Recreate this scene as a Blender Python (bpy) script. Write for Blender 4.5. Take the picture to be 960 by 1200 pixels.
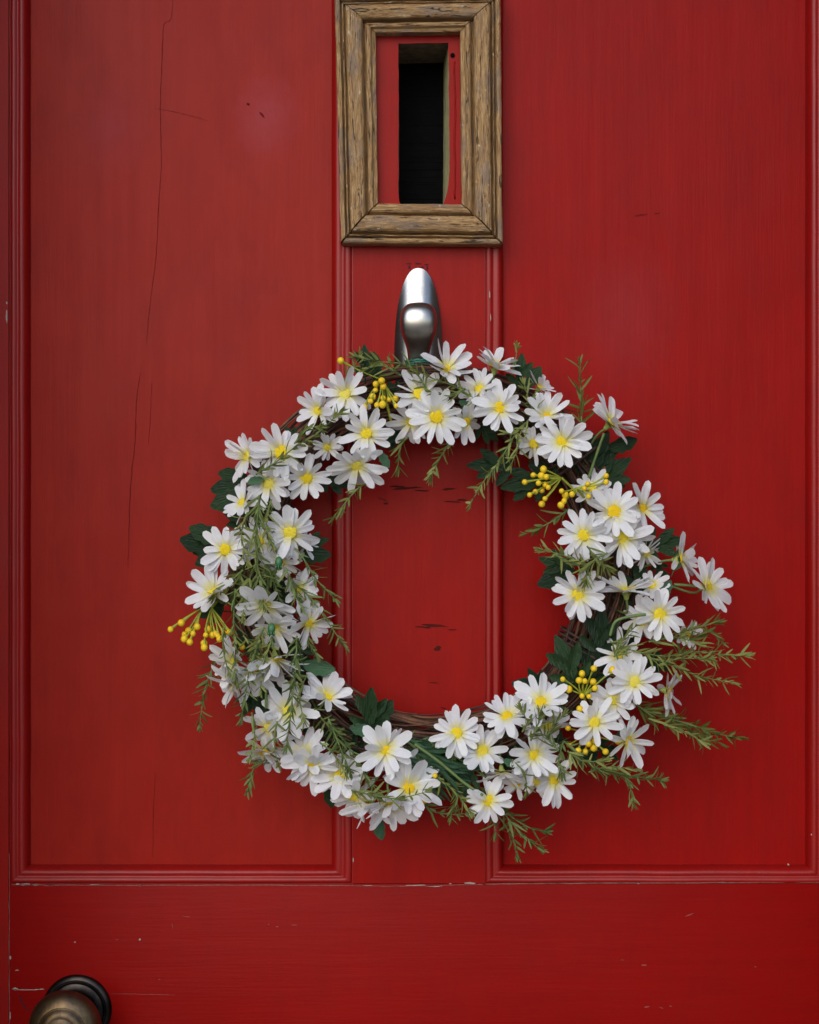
import bpy, bmesh, math, random
from mathutils import Vector, Matrix, noise
random.seed(7)
R = math.radians
for o in list(bpy.data.objects):
    bpy.data.objects.remove(o)
scene = bpy.context.scene
COL = scene.collection

# ------------------------------------------------------------------ camera
S = 0.0007            # metres per photo pixel on the door face
D = 1.25              # camera distance from the door face
Z0 = 1.42             # camera height
cam = bpy.data.cameras.new('camera')
cam.sensor_fit = 'VERTICAL'
cam.sensor_height = 24.0
cam.lens = 24.0 * D / (1200 * S)
cam.clip_start = 0.05
cam.clip_end = 2000
camo = bpy.data.objects.new('camera', cam)
COL.objects.link(camo)
camo.location = (0, -D, Z0)
camo.rotation_euler = (R(90), 0, 0)
scene.camera = camo

# ------------------------------------------------------------------ light
SUN_EL, SUN_AZ = 31.0, 17.0          # azimuth: degrees to the left of straight in front of the door
world = bpy.data.worlds.new('World')
scene.world = world
world.use_nodes = True
wn = world.node_tree
bg = wn.nodes['Background']
sky = wn.nodes.new('ShaderNodeTexSky')
sky.sky_type = 'NISHITA'
sky.sun_disc = False
sky.sun_elevation = R(SUN_EL)
sky.sun_rotation = R(180 + SUN_AZ)
sky.air_density = 1.0
sky.dust_density = 1.0
sky.ozone_density = 1.0
wn.links.new(sky.outputs[0], bg.inputs[0])
bg.inputs[1].default_value = 0.135
sl = bpy.data.lights.new('sun', 'SUN')
sl.energy = 1.2
sl.angle = R(58)
sl.color = (1.0, 0.965, 0.92)
so = bpy.data.objects.new('sun', sl)
COL.objects.link(so)
so.location = (-1, -2, 3)
sdir = Vector((-math.sin(R(SUN_AZ)) * math.cos(R(SUN_EL)), -math.cos(R(SUN_AZ)) * math.cos(R(SUN_EL)), math.sin(R(SUN_EL))))
so.rotation_euler = sdir.to_track_quat('Z', 'Y').to_euler()
vs = scene.view_settings
vs.view_transform = 'Standard'
vs.look = 'None'
vs.exposure = 0.38
vs.gamma = 1.0
vs.use_curve_mapping = False
scene.cycles.use_denoising = True
scene.cycles.max_bounces = 8

# ------------------------------------------------------------------ helpers
def P(px, py, d=0.0):
    """photo pixel -> point at depth d (metres in front of the door face)"""
    k = (D - d) / D
    return Vector(((px - 480) * S * k, -d, Z0 - (py - 600) * S * k))

def sz(px, d=0.0):
    return px * S * (D - d) / D

def mesh_obj(name, me, mat=None, parent=None):
    o = bpy.data.objects.new(name, me)
    COL.objects.link(o)
    if mat is not None and not me.materials:
        me.materials.append(mat)
    if parent is not None:
        o.parent = parent
    return o

def from_bm(name, bm, mat, parent=None, smooth=True, sharp=35):
    me = bpy.data.meshes.new(name)
    bm.normal_update()
    bm.to_mesh(me)
    bm.free()
    if smooth:
        me.polygons.foreach_set('use_smooth', [True] * len(me.polygons))
        if sharp:
            me.set_sharp_from_angle(angle=R(sharp))
    return mesh_obj(name, me, mat, parent)

def pyd(name, verts, faces, mat, parent=None, smooth=True, sharp=None):
    me = bpy.data.meshes.new(name)
    me.from_pydata([tuple(v) for v in verts], [], faces)
    if smooth:
        me.polygons.foreach_set('use_smooth', [True] * len(me.polygons))
        if sharp:
            me.set_sharp_from_angle(angle=R(sharp))
    me.update()
    return mesh_obj(name, me, mat, parent)

def empty(name, loc=(0, 0, 0), parent=None):
    o = bpy.data.objects.new(name, None)
    COL.objects.link(o)
    o.location = loc
    o.empty_display_size = 0.05
    if parent is not None:
        o.parent = parent
    return o

def tag(o, label=None, cat=None, group=None, kind=None):
    for k, v in (('label', label), ('category', cat), ('group', group), ('kind', kind)):
        if v:
            o[k] = v
    return o

def box_bm(x0, x1, y0, y1, z0, z1, bev=0.0006):
    bm = bmesh.new()
    bmesh.ops.create_cube(bm, size=1.0)
    for v in bm.verts:
        v.co = Vector(((x0 + x1) / 2 + v.co.x * (x1 - x0), (y0 + y1) / 2 + v.co.y * (y1 - y0), (z0 + z1) / 2 + v.co.z * (z1 - z0)))
    if bev:
        bmesh.ops.bevel(bm, geom=bm.edges[:], offset=bev, segments=2, affect='EDGES', profile=0.5)
    return bm

def tube(pts, radii, n=6, closed_ends=True, verts=None, faces=None):
    """sweep a round section along pts, appended to verts/faces"""
    verts = [] if verts is None else verts
    faces = [] if faces is None else faces
    base = len(verts)
    m = len(pts)
    up = None
    for i in range(m):
        a = pts[max(i - 1, 0)]
        b = pts[min(i + 1, m - 1)]
        t = (b - a)
        t = t.normalized() if t.length > 1e-9 else Vector((0, 0, 1))
        if up is None:
            up = t.orthogonal().normalized()
        up = (up - t * up.dot(t))
        up = up.normalized() if up.length > 1e-6 else t.orthogonal().normalized()
        w = t.cross(up)
        r = radii[i] if hasattr(radii, '__len__') else radii
        for k in range(n):
            an = 2 * math.pi * k / n
            verts.append(pts[i] + (up * math.cos(an) + w * math.sin(an)) * r)
    for i in range(m - 1):
        for k in range(n):
            k2 = (k + 1) % n
            faces.append((base + i * n + k, base + i * n + k2, base + (i + 1) * n + k2, base + (i + 1) * n + k))
    if closed_ends:
        faces.append(tuple(base + k for k in reversed(range(n))))
        faces.append(tuple(base + (m - 1) * n + k for k in range(n)))
    return verts, faces

def spline(pts, per=6):
    """Catmull-Rom through pts"""
    out = []
    n = len(pts)
    for i in range(n - 1):
        p0, p1, p2, p3 = pts[max(i - 1, 0)], pts[i], pts[i + 1], pts[min(i + 2, n - 1)]
        for k in range(per):
            t = k / per
            out.append(0.5 * ((2 * p1) + (p2 - p0) * t + (2 * p0 - 5 * p1 + 4 * p2 - p3) * t * t + (3 * p1 - p0 - 3 * p2 + p3) * t ** 3))
    out.append(pts[-1].copy())
    return out

def lathe(name, prof, n, mat, parent=None, sharp=40):
    """prof: list of (r, h) along local -Y (towards the viewer)"""
    verts, faces = [], []
    for r, h in prof:
        for k in range(n):
            a = 2 * math.pi * k / n
            verts.append((r * math.cos(a), -h, r * math.sin(a)))
    for i in range(len(prof) - 1):
        for k in range(n):
            k2 = (k + 1) % n
            faces.append((i * n + k, i * n + k2, (i + 1) * n + k2, (i + 1) * n + k))
    faces.append(tuple((len(prof) - 1) * n + k for k in range(n)))
    return pyd(name, verts, faces, mat, parent, True, sharp)

# ------------------------------------------------------------------ materials
def new_mat(name):
    m = bpy.data.materials.new(name)
    m.use_nodes = True
    nt = m.node_tree
    return m, nt, nt.nodes['Principled BSDF']

class N:
    """short node helper"""
    def __init__(self, nt):
        self.nt = nt
    def add(self, t, **kw):
        n = self.nt.nodes.new(t)
        for k, v in kw.items():
            setattr(n, k, v)
        return n
    def link(self, a, b):
        self.nt.links.new(a, b)
    def coords(self, scale=(1, 1, 1), kind='Object', loc=(0, 0, 0)):
        tc = self.add('ShaderNodeTexCoord')
        mp = self.add('ShaderNodeMapping')
        mp.inputs['Scale'].default_value = scale
        mp.inputs['Location'].default_value = loc
        self.link(tc.outputs[kind], mp.inputs[0])
        return mp.outputs[0]
    def noise(self, vec, scale=5, detail=4, rough=0.55, dist=0.0):
        n = self.add('ShaderNodeTexNoise')
        n.inputs['Scale'].default_value = scale
        n.inputs['Detail'].default_value = detail
        n.inputs['Roughness'].default_value = rough
        n.inputs['Distortion'].default_value = dist
        self.link(vec, n.inputs['Vector'])
        return n.outputs['Fac']
    def ramp(self, fac, stops):
        r = self.add('ShaderNodeValToRGB')
        e = r.color_ramp.elements
        while len(e) < len(stops):
            e.new(0.5)
        for el, (p, c) in zip(e, stops):
            el.position = p
            el.color = (c, c, c, 1) if not hasattr(c, '__len__') else (*c[:3], 1)
        self.link(fac, r.inputs[0])
        return r.outputs[0]
    def mix(self, fac, a, b, blend='MIX'):
        m = self.add('ShaderNodeMix', data_type='RGBA', blend_type=blend)
        for sock, v in ((m.inputs[0], fac), (m.inputs[6], a), (m.inputs[7], b)):
            if hasattr(v, 'is_output'):
                self.link(v, sock)
            elif hasattr(v, '__len__'):
                sock.default_value = (*v[:3], 1)
            else:
                sock.default_value = v
        return m.outputs[2]
    def math(self, op, a, b=None, c=None):
        m = self.add('ShaderNodeMath', operation=op)
        for i, v in enumerate((a, b, c)):
            if v is None:
                continue
            if hasattr(v, 'is_output'):
                self.link(v, m.inputs[i])
            else:
                m.inputs[i].default_value = v
        return m.outputs[0]
    def bump(self, h, strength, dist, normal=None):
        b = self.add('ShaderNodeBump')
        b.inputs['Strength'].default_value = strength
        b.inputs['Distance'].default_value = dist
        self.link(h, b.inputs['Height'])
        if normal is not None:
            self.link(normal, b.inputs['Normal'])
        return b.outputs[0]

def paint_material(name, horizontal=False, smudge_sheen=(), spec=0.09, sheen_tint=0.0, tone=1.0):
    m, nt, b = new_mat(name)
    n = N(nt)
    st = (1, 1, 0.06) if not horizontal else (0.06, 1, 1)
    v = n.coords(st, 'Object')
    iso = n.coords((1, 1, 1), 'Object')
    brush = n.noise(v, 420, 4, 0.6)
    brush2 = n.noise(v, 110, 3, 0.5)
    blot = n.noise(iso, 5.5, 3, 0.5)
    fine = n.noise(iso, 900, 2, 0.5)
    base = n.mix(n.ramp(blot, [(0.3, 0.0), (0.7, 1.0)]), (0.262, 0.0040, 0.0030), (0.292, 0.0058, 0.0040))
    base = n.mix(n.ramp(brush2, [(0.35, 0.0), (0.75, 0.35)]), base, (0.205, 0.0034, 0.0026))
    base = n.mix(n.ramp(fine, [(0.62, 0.0), (0.80, 0.25)]), base, (0.30, 0.016, 0.012))
    rough = n.math('ADD', n.math('MULTIPLY', blot, 0.20), n.math('MULTIPLY', brush2, 0.10))
    rough = n.math('ADD', rough, 0.25)
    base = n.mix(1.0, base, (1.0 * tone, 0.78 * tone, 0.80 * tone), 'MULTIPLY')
    base = n.mix(sheen_tint, base, (0.380, 0.056, 0.026))
    streak = n.noise(n.coords((1, 1, 0.022) if not horizontal else (0.022, 1, 1), loc=(2, 0, 5)), 700, 5, 0.7)
    base = n.mix(n.ramp(streak, [(0.40, 0.0), (0.72, 0.13)]), base, (0.155, 0.0045, 0.0040))
    base = n.mix(n.ramp(streak, [(0.28, 0.13), (0.42, 0.0)]), base, (0.330, 0.022, 0.016))
    mott = n.noise(n.coords((1, 1, 0.45), loc=(9, 4, 1)), 34, 6, 0.68)
    base = n.mix(n.ramp(mott, [(0.42, 0.0), (0.70, 0.40)]), base, (0.185, 0.0052, 0.0048))
    # chalky rubbed patches, and one patch of sky sheen put into the colour
    for (x, z, r, amt) in smudge_sheen:
        tc = n.add('ShaderNodeTexCoord')
        sub = n.add('ShaderNodeVectorMath', operation='SUBTRACT')
        n.link(tc.outputs['Object'], sub.inputs[0])
        sub.inputs[1].default_value = (x, 0, z)
        mul = n.add('ShaderNodeVectorMath', operation='MULTIPLY')
        n.link(sub.outputs[0], mul.inputs[0])
        mul.inputs[1].default_value = (1.0 / r, 0, 0.72 / r)
        ln = n.add('ShaderNodeVectorMath', operation='LENGTH')
        n.link(mul.outputs[0], ln.inputs[0])
        wob = n.noise(iso, 75, 6, 0.7)
        dd = n.math('ADD', ln.outputs['Value'], n.math('MULTIPLY', n.math('SUBTRACT', wob, 0.5), 1.1))
        k = n.ramp(dd, [(0.15, amt), (1.0, 0.0)])
        base = n.mix(k, base, (0.31, 0.052, 0.062))
        rough = n.math('ADD', rough, n.math('MULTIPLY', k, 0.35))
    n.link(base, b.inputs['Base Color'])
    n.link(rough, b.inputs['Roughness'])
    b.inputs['Specular IOR Level'].default_value = spec
    h = n.math('ADD', n.math('MULTIPLY', brush, 0.6), n.math('MULTIPLY', brush2, 0.8))
    nm = n.bump(n.math('ADD', h, n.math('MULTIPLY', streak, 0.45)), 0.30, 0.0007)
    wave = n.noise(iso, 14, 2, 0.5)
    nm = n.bump(wave, 0.22, 0.004, nm)
    n.link(nm, b.inputs['Normal'])
    return m

def plain(name, col, rough=0.6, metal=0.0, spec=0.5, nscale=60, amt=0.25, bump=0.0, dist=0.0005):
    m, nt, b = new_mat(name)
    n = N(nt)
    v = n.coords()
    f = n.noise(v, nscale, 4, 0.6)
    dark = tuple(c * (1 - amt) for c in col)
    lite = tuple(min(1, c * (1 + amt)) for c in col)
    n.link(n.mix(n.ramp(f, [(0.3, 0.0), (0.7, 1.0)]), dark, lite), b.inputs['Base Color'])
    b.inputs['Roughness'].default_value = rough
    b.inputs['Metallic'].default_value = metal
    b.inputs['Specular IOR Level'].default_value = spec
    if bump:
        n.link(n.bump(f, bump, dist), b.inputs['Normal'])
    return m

def thin_leaf(name, c_dark, c_lite, trans=0.25, rough=0.55, base_tint=None, axis_len=1.0, rnd=0.5, vein=False, bumps=0.0):
    """petal / leaf material: Principled with a share of translucent light; base_tint colours the foot of the blade (local y = 0)"""
    m, nt, b = new_mat(name)
    n = N(nt)
    oi = n.add('ShaderNodeObjectInfo')
    f = n.noise(n.coords(), 3.0, 3, 0.6)
    k = n.math('ADD', n.math('MULTIPLY', oi.outputs['Random'], rnd), n.math('MULTIPLY', n.math('SUBTRACT', f, 0.5), 0.9))
    col = n.mix(n.ramp(k, [(0.0, 0.0), (0.55, 1.0)]), c_dark, c_lite)
    if base_tint is not None:
        tc = n.add('ShaderNodeTexCoord')
        sp = n.add('ShaderNodeSeparateXYZ')
        n.link(tc.outputs['Object'], sp.inputs[0])
        col = n.mix(n.ramp(sp.outputs['Y'], [(0.20, 0.85), (0.48, 0.0)]), col, base_tint)
    n.link(col, b.inputs['Base Color'])
    b.inputs['Roughness'].default_value = rough
    b.inputs['Specular IOR Level'].default_value = 0.3
    if bumps:
        st = n.noise(n.coords((14, 1.2, 1)), 2.0, 3, 0.6)
        nm = n.bump(st, bumps, 0.02)
        n.link(nm, b.inputs['Normal'])
    tr = n.add('ShaderNodeBsdfTranslucent')
    n.link(col, tr.inputs['Color'])
    mx = n.add('ShaderNodeMixShader')
    mx.inputs[0].default_value = trans
    n.link(b.outputs[0], mx.inputs[1])
    n.link(tr.outputs[0], mx.inputs[2])
    n.link(mx.outputs[0], nt.nodes['Material Output'].inputs['Surface'])
    return m

def wood_material():
    m, nt, b = new_mat('weathered_wood')
    n = N(nt)
    oi = n.add('ShaderNodeObjectInfo')
    tc = n.add('ShaderNodeTexCoord')
    mp = n.add('ShaderNodeMapping')
    n.link(tc.outputs['Object'], mp.inputs[0])
    cmb = n.add('ShaderNodeCombineXYZ')
    n.link(n.math('MULTIPLY', oi.outputs['Random'], 9.0), cmb.inputs[0])
    n.link(cmb.outputs[0], mp.inputs['Location'])
    mp.inputs['Scale'].default_value = (0.08, 1, 1)
    v = mp.outputs[0]
    grain = n.noise(v, 820, 6, 0.7, 0.5)
    broad = n.noise(v, 120, 4, 0.6)
    iso = n.coords((0.45, 1, 1), loc=(3, 1, 2))
    patch = n.noise(iso, 70, 5, 0.65)
    crack = n.noise(v, 330, 6, 0.72, 1.4)
    col = n.ramp(grain, [(0.28, (0.115, 0.056, 0.020)), (0.44, (0.265, 0.142, 0.052)), (0.58, (0.41, 0.258, 0.112)), (0.74, (0.62, 0.46, 0.27))])
    col = n.mix(n.ramp(patch, [(0.52, 0.0), (0.62, 0.70)]), col, (0.20, 0.145, 0.110))
    col = n.mix(n.ramp(broad, [(0.55, 0.0), (0.75, 0.6)]), col, (0.105, 0.048, 0.016))
    ck = n.ramp(crack, [(0.375, 0.95), (0.405, 0.0)])
    col = n.mix(ck, col, (0.030, 0.018, 0.010))
    fl = n.noise(n.coords((0.5, 1, 1), loc=(7, 3, 5)), 210, 3, 0.6)
    col = n.mix(n.ramp(fl, [(0.67, 0.0), (0.71, 0.7)]), col, (0.56, 0.49, 0.38))
    n.link(col, b.inputs['Base Color'])
    b.inputs['Roughness'].default_value = 0.68
    h = n.math('SUBTRACT', n.math('ADD', n.math('MULTIPLY', grain, 0.5), n.math('MULTIPLY', patch, 0.5)), n.math('MULTIPLY', ck, 0.8))
    n.link(n.bump(h, 0.9, 0.0026), b.inputs['Normal'])
    return m

M = {}
SM = [(P(310, 132).x, P(310, 132).z, 0.030, 0.62), (P(128, 145).x, P(128, 145).z, 0.032, 0.34), (P(735, 370).x, P(735, 370).z, 0.05, 0.18)]  # last patch is bluish sky sheen painted into the right panel
M['paint_v'] = paint_material('red_paint_panel', False, smudge_sheen=SM[2:])
M['paint_sheen'] = paint_material('sheen_tinted_red_paint', False, smudge_sheen=SM, spec=0.10, sheen_tint=0.15)  # left panels: warm reflected sheen mixed into the paint colour
M['paint_m'] = paint_material('red_paint_upright', False, spec=0.10, sheen_tint=0.04)
M['paint_h'] = paint_material('red_paint_rail', True, spec=0.07, tone=0.86)  # rails coloured darker: shade toward the bottom put into the paint
M['paint_bead'] = paint_material('red_paint_moulding', False, spec=0.38)
M['wood'] = wood_material()
M['raw_wood'] = plain('bare_brown_wood', (0.135, 0.095, 0.068), 0.85, nscale=150, amt=0.45, bump=0.5, dist=0.001)
M['pale_wood'] = plain('pale_cut_wood', (0.42, 0.40, 0.20), 0.8, nscale=90, amt=0.3)
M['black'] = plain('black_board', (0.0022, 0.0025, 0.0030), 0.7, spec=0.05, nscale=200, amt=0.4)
M['crack'] = plain('dark_crack', (0.135, 0.010, 0.008), 0.9, spec=0.08)
M['scuff'] = plain('dark_scuff', (0.062, 0.008, 0.006), 0.8, spec=0.08)
M['purple'] = plain('old_glue_residue', (0.070, 0.012, 0.022), 0.7, spec=0.08)
M['chip'] = plain('pale_undercoat_chip', (0.36, 0.29, 0.26), 0.8, nscale=300, amt=0.35)
M['pinkchip'] = plain('thin_scratch', (0.26, 0.055, 0.045), 0.7, spec=0.08)
M['seam'] = plain('worn_paint_edge', (0.21, 0.075, 0.062), 0.6, nscale=220, amt=0.5)
M['petal'] = thin_leaf('white_fabric_petal', (0.80, 0.81, 0.86), (0.90, 0.90, 0.91), 0.36, 0.75, (0.80, 0.74, 0.22), bumps=0.25)
M['disc'] = plain('yellow_flower_disc', (0.88, 0.62, 0.010), 0.75, nscale=900, amt=0.35, bump=0.8, dist=0.0012)
def disc_material():
    m, nt, b = new_mat('yellow_flower_disc')
    n = N(nt)
    oi = n.add('ShaderNodeObjectInfo')
    c = n.ramp(oi.outputs['Random'], [(0.0, (0.90, 0.60, 0.015)), (0.35, (0.92, 0.70, 0.025)), (0.75, (0.93, 0.77, 0.06)), (1.0, (0.90, 0.80, 0.14))])
    f = n.noise(n.coords(), 7, 4, 0.7)
    c = n.mix(n.ramp(f, [(0.45, 0.0), (0.65, 0.40)]), c, (0.86, 0.46, 0.006))
    n.link(c, b.inputs['Base Color'])
    b.inputs['Roughness'].default_value = 0.8
    b.inputs['Specular IOR Level'].default_value = 0.2
    n.link(n.bump(n.noise(n.coords(), 11, 3, 0.6), 0.5, 0.06), b.inputs['Normal'])
    return m
M['disc'] = disc_material()
M['leaf'] = thin_leaf('dark_green_leaf', (0.008, 0.025, 0.009), (0.023, 0.055, 0.019), 0.12, 0.5, bumps=0.4)
M['leaf_light'] = thin_leaf('mid_green_leaf', (0.040, 0.105, 0.055), (0.075, 0.165, 0.085), 0.15, 0.5, bumps=0.4)
M['needle'] = thin_leaf('olive_green_needles', (0.110, 0.140, 0.030), (0.260, 0.290, 0.085), 0.25, 0.6)
M['needle_deep'] = thin_leaf('deep_green_needles', (0.075, 0.115, 0.028), (0.190, 0.245, 0.080), 0.2, 0.6)
M['stem'] = plain('green_stem', (0.105, 0.165, 0.045), 0.6, nscale=200)
M['stem_y'] = plain('yellow_green_stem', (0.30, 0.33, 0.03), 0.6, nscale=200)
M['berry'] = plain('yellow_berry', (0.74, 0.50, 0.010), 0.5, nscale=500, amt=0.25, bump=0.3, dist=0.0006)
M['bud'] = plain('green_bud', (0.035, 0.130, 0.050), 0.5, nscale=300)
M['calyx'] = plain('pale_green_calyx', (0.30, 0.36, 0.09), 0.6, nscale=300)
M['twig'] = plain('brown_twig', (0.115, 0.046, 0.022), 0.75, nscale=140, amt=0.5, bump=0.6, dist=0.0008)
M['twig_dark'] = plain('dark_brown_twig', (0.045, 0.020, 0.013), 0.8, nscale=140, amt=0.5, bump=0.6, dist=0.0008)
M['wire'] = plain('green_florist_wire', (0.012, 0.10, 0.065), 0.5, nscale=300)
M['stone'] = plain('dull_stone', (0.12, 0.092, 0.072), 0.9, nscale=12, amt=0.25)
M['ground'] = plain('paving', (0.19, 0.165, 0.135), 0.9, nscale=3, amt=0.2)
def metal(name, col, rough, nsc=400, bumpy=0.05, tarnish=None):
    m, nt, b = new_mat(name)
    n = N(nt)
    f = n.noise(n.coords((1, 1, 0.15)), nsc, 4, 0.6)
    g = n.noise(n.coords(), 60, 4, 0.6)
    n.link(n.mix(n.ramp(g, [(0.40, 0.0), (0.68, 1.0)]), col, tarnish or tuple(c * 0.8 for c in col)), b.inputs['Base Color'])
    b.inputs['Metallic'].default_value = 1.0
    n.link(n.math('ADD', n.math('MULTIPLY', g, 0.14), rough - 0.07), b.inputs['Roughness'])
    n.link(n.bump(f, bumpy, 0.0005), b.inputs['Normal'])
    return m
M['nickel'] = metal('satin_nickel', (0.40, 0.39, 0.375), 0.25)
M['nickel_worn'] = metal('rubbed_nickel', (0.46, 0.445, 0.42), 0.31)
M['brass'] = metal('aged_brass', (0.20, 0.135, 0.070), 0.46, bumpy=0.3, tarnish=(0.065, 0.052, 0.044))
M['bronze'] = metal('dark_bronze', (0.060, 0.050, 0.045), 0.42, bumpy=0.3, tarnish=(0.020, 0.019, 0.020))

# ------------------------------------------------------------------ setting: ground in front of the door
g = pyd('ground', [(-600, -600, 0), (600, -600, 0), (600, 600, 0), (-600, 600, 0)], [(0, 1, 2, 3)], M['ground'], smooth=False)
tag(g, kind='structure')

# side walls and a lintel added out of view to darken the door's edges
JX = 480 * S + 0.102
for sx in (-1, 1):
    a_, b2 = (JX, JX + 0.30) if sx > 0 else (-JX - 0.24, -JX + 0.056)
    tag(from_bm('added_shade_wall', box_bm(a_, b2, -0.27 if sx < 0 else -0.40, 0.10, 0.0, 2.118, 0.004), M['stone'], smooth=False), kind='structure')
tag(from_bm('added_shade_lintel', box_bm(-JX - 0.30, JX + 0.30, -0.24, 0.10, 2.12, 2.50, 0.004), M['stone'], smooth=False), kind='structure')

# ------------------------------------------------------------------ door
door = empty('door', (0, 0, 0))
tag(door, 'worn red painted panelled front door with a tall viewing slot', 'door', kind='thing')
XL, XR = P(11, 0).x, P(969, 0).x          # stile joints
XML, XMR = P(413.5, 0).x, P(568, 0).x     # muntin edges
ZR = P(0, 1036).z                         # top of lock rail
ZT = 1.965                                # underside of top rail
BACK = 0.042
GAP = 0.0005
from_bm('stile', box_bm(XL - 0.052, XL - GAP, 0.0, BACK, 0.015, 2.08), M['paint_m'], door)
from_bm('stile', box_bm(XR + GAP, XR + 0.105, 0.0, BACK, 0.015, 2.08), M['paint_m'], door)
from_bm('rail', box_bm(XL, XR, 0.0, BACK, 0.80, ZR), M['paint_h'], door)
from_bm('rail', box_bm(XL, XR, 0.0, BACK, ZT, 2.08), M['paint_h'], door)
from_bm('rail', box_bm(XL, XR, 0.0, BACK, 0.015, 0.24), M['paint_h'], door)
from_bm('muntin', box_bm(XML, XMR, 0.0, BACK, 0.24 + GAP, 0.80 - GAP), M['paint_m'], door)
PD = 0.0120                               # how far the panels lie back
panel_rects = [(XL, XML, ZR, ZT), (XMR, XR, ZR, ZT), (XL, XML, 0.24, 0.80), (XMR, XR, 0.24, 0.80)]
for (a, b_, c, d) in panel_rects:
    from_bm('panel', box_bm(a + GAP, b_ - GAP, PD, PD + 0.016, c + GAP, d - GAP, 0), M['paint_sheen'] if a < -0.1 else M['paint_v'], door, smooth=False)

# upper muntin with the viewing slot cut through it
slot = [(467.0, 51), (525.5, 50), (526.5, 120), (527, 200), (524, 226), (519, 242), (471, 242.5), (468, 236), (467, 226), (467.4, 150)]
slot_b = [(467.0, 51), (521.5, 50), (521.5, 120), (521.0, 200), (520.5, 230), (518, 242), (471, 242.5), (468, 236), (467, 226), (467.4, 150)]
bm = bmesh.new()
zb, zt = ZR + GAP, ZT - GAP
outer = [bm.verts.new((x, 0, z)) for x, z in ((XML, zb), (XMR, zb), (XMR, zt), (XML, zt))]
sl_pts = []
for i, (x, y) in enumerate(slot):
    sl_pts.append(P(x, y))
# roughen the cut edge
dense = []
for i in range(len(sl_pts)):
    a, b_ = sl_pts[i], sl_pts[(i + 1) % len(sl_pts)]
    k = max(1, int((b_ - a).length / 0.006))
    for j in range(k):
        q = a.lerp(b_, j / k)
        dense.append(q + Vector((random.uniform(-1, 1), 0, random.uniform(-1, 1))) * (0.00028 if j else 0))
inner = [bm.verts.new(q) for q in dense]
es = []
for loop in (outer, inner):
    for i in range(len(loop)):
        es.append(bm.edges.new((loop[i], loop[(i + 1) % len(loop)])))
bmesh.ops.triangle_fill(bm, edges=es, use_beauty=True)
for f in bm.faces:
    f.normal_update()
    if f.normal.y > 0:
        f.normal_flip()
ob = [bm.verts.new((v.co.x, BACK, v.co.z)) for v in outer]
for i in range(4):
    bm.faces.new((outer[i], outer[(i + 1) % 4], ob[(i + 1) % 4], ob[i]))
from_bm('muntin', bm, M['paint_m'], door, smooth=False)
# the slot's own lining: bare wood above, pale wood at the right hand edge
SD = 0.056
def wall(name, a, b_, ab, bb, mat):
    k = 8
    vs_, fs_ = [], []
    for i in range(k + 1):
        p, q = P(*a).lerp(P(*b_), i / k), P(*ab).lerp(P(*bb), i / k)
        q.y = SD
        p.y = 0.0006
        ctr = P(496, 146)
        vs_ += [Vector((ctr.x + (p.x - ctr.x) * 1.03, p.y, ctr.z + (p.z - ctr.z) * 1.01)), Vector((ctr.x + (q.x - ctr.x) * 1.001, q.y + 0.002, ctr.z + (q.z - ctr.z) * 1.001))]
    for i in range(k):
        fs_.append((2 * i, 2 * i + 1, 2 * i + 3, 2 * i + 2))
    return pyd(name, vs_, fs_, mat, door, False)
for i in range(len(slot)):
    j = (i + 1) % len(slot)
    m_ = M['raw_wood'] if i == 0 else (M['pale_wood'] if i in (1, 2, 3, 4) else M['raw_wood'])
    wall('slot_lining', slot[i], slot[j], slot_b[i], slot_b[j], m_)
# dark boarded blank behind the slot
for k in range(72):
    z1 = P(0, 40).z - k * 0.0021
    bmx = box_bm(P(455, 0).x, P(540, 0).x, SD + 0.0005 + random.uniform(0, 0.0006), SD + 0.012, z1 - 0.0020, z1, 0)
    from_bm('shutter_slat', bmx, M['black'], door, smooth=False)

# mouldings round the two big panels: four mitred lengths each
PROFILE = [(0.0000, -0.0012), (0.0005, -0.0012), (0.0010, -0.0002), (0.0020, 0.0006), (0.0034, 0.0008), (0.0046, 0.0003), (0.0054, -0.0006), (0.0061, -0.0011),
           (0.0068, -0.0010), (0.0076, -0.0006), (0.0086, -0.0004), (0.0098, -0.0006), (0.0110, -0.0016), (0.0120, -0.0032), (0.0128, -0.0052), (0.0133, -0.0076), (0.0135, -0.0128)]
def moulding(rect, side):
    a, b_, c, d = rect
    kl, kr = (1.08, 1.32) if a < -0.1 else (1.18, 1.08)
    seg = 60
    vs_, fs_ = [], []
    for i in range(seg + 1):
        for (o, h) in PROFILE:
            x0, x1, z0, z1 = a + o * kl, b_ - o * kr, c + o, d - o
            cor = [Vector((x0, 0, z0)), Vector((x1, 0, z0)), Vector((x1, 0, z1)), Vector((x0, 0, z1))]
            p = cor[side].lerp(cor[(side + 1) % 4], i / seg)
            wob = noise.noise(p * 60) * 0.00028 + noise.noise(p * 13) * 0.0003
            p.y = -h + wob
            if 0 < i < seg:
                off = noise.noise(p * 30 + Vector((5, 2, 1))) * 0.0003
                p += (Vector((0, 0, off)) if side in (0, 2) else Vector((off, 0, 0)))
            vs_.append(p)
    n = len(PROFILE)
    for i in range(seg):
        for j in range(n - 1):
            fs_.append((i * n + j, (i + 1) * n + j, (i + 1) * n + j + 1, i * n + j + 1))
    pyd('moulding', vs_, fs_, M['paint_bead'], door, True, 50)
for rct in panel_rects:
    for s_ in range(4):
        moulding(rct, s_)

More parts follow.
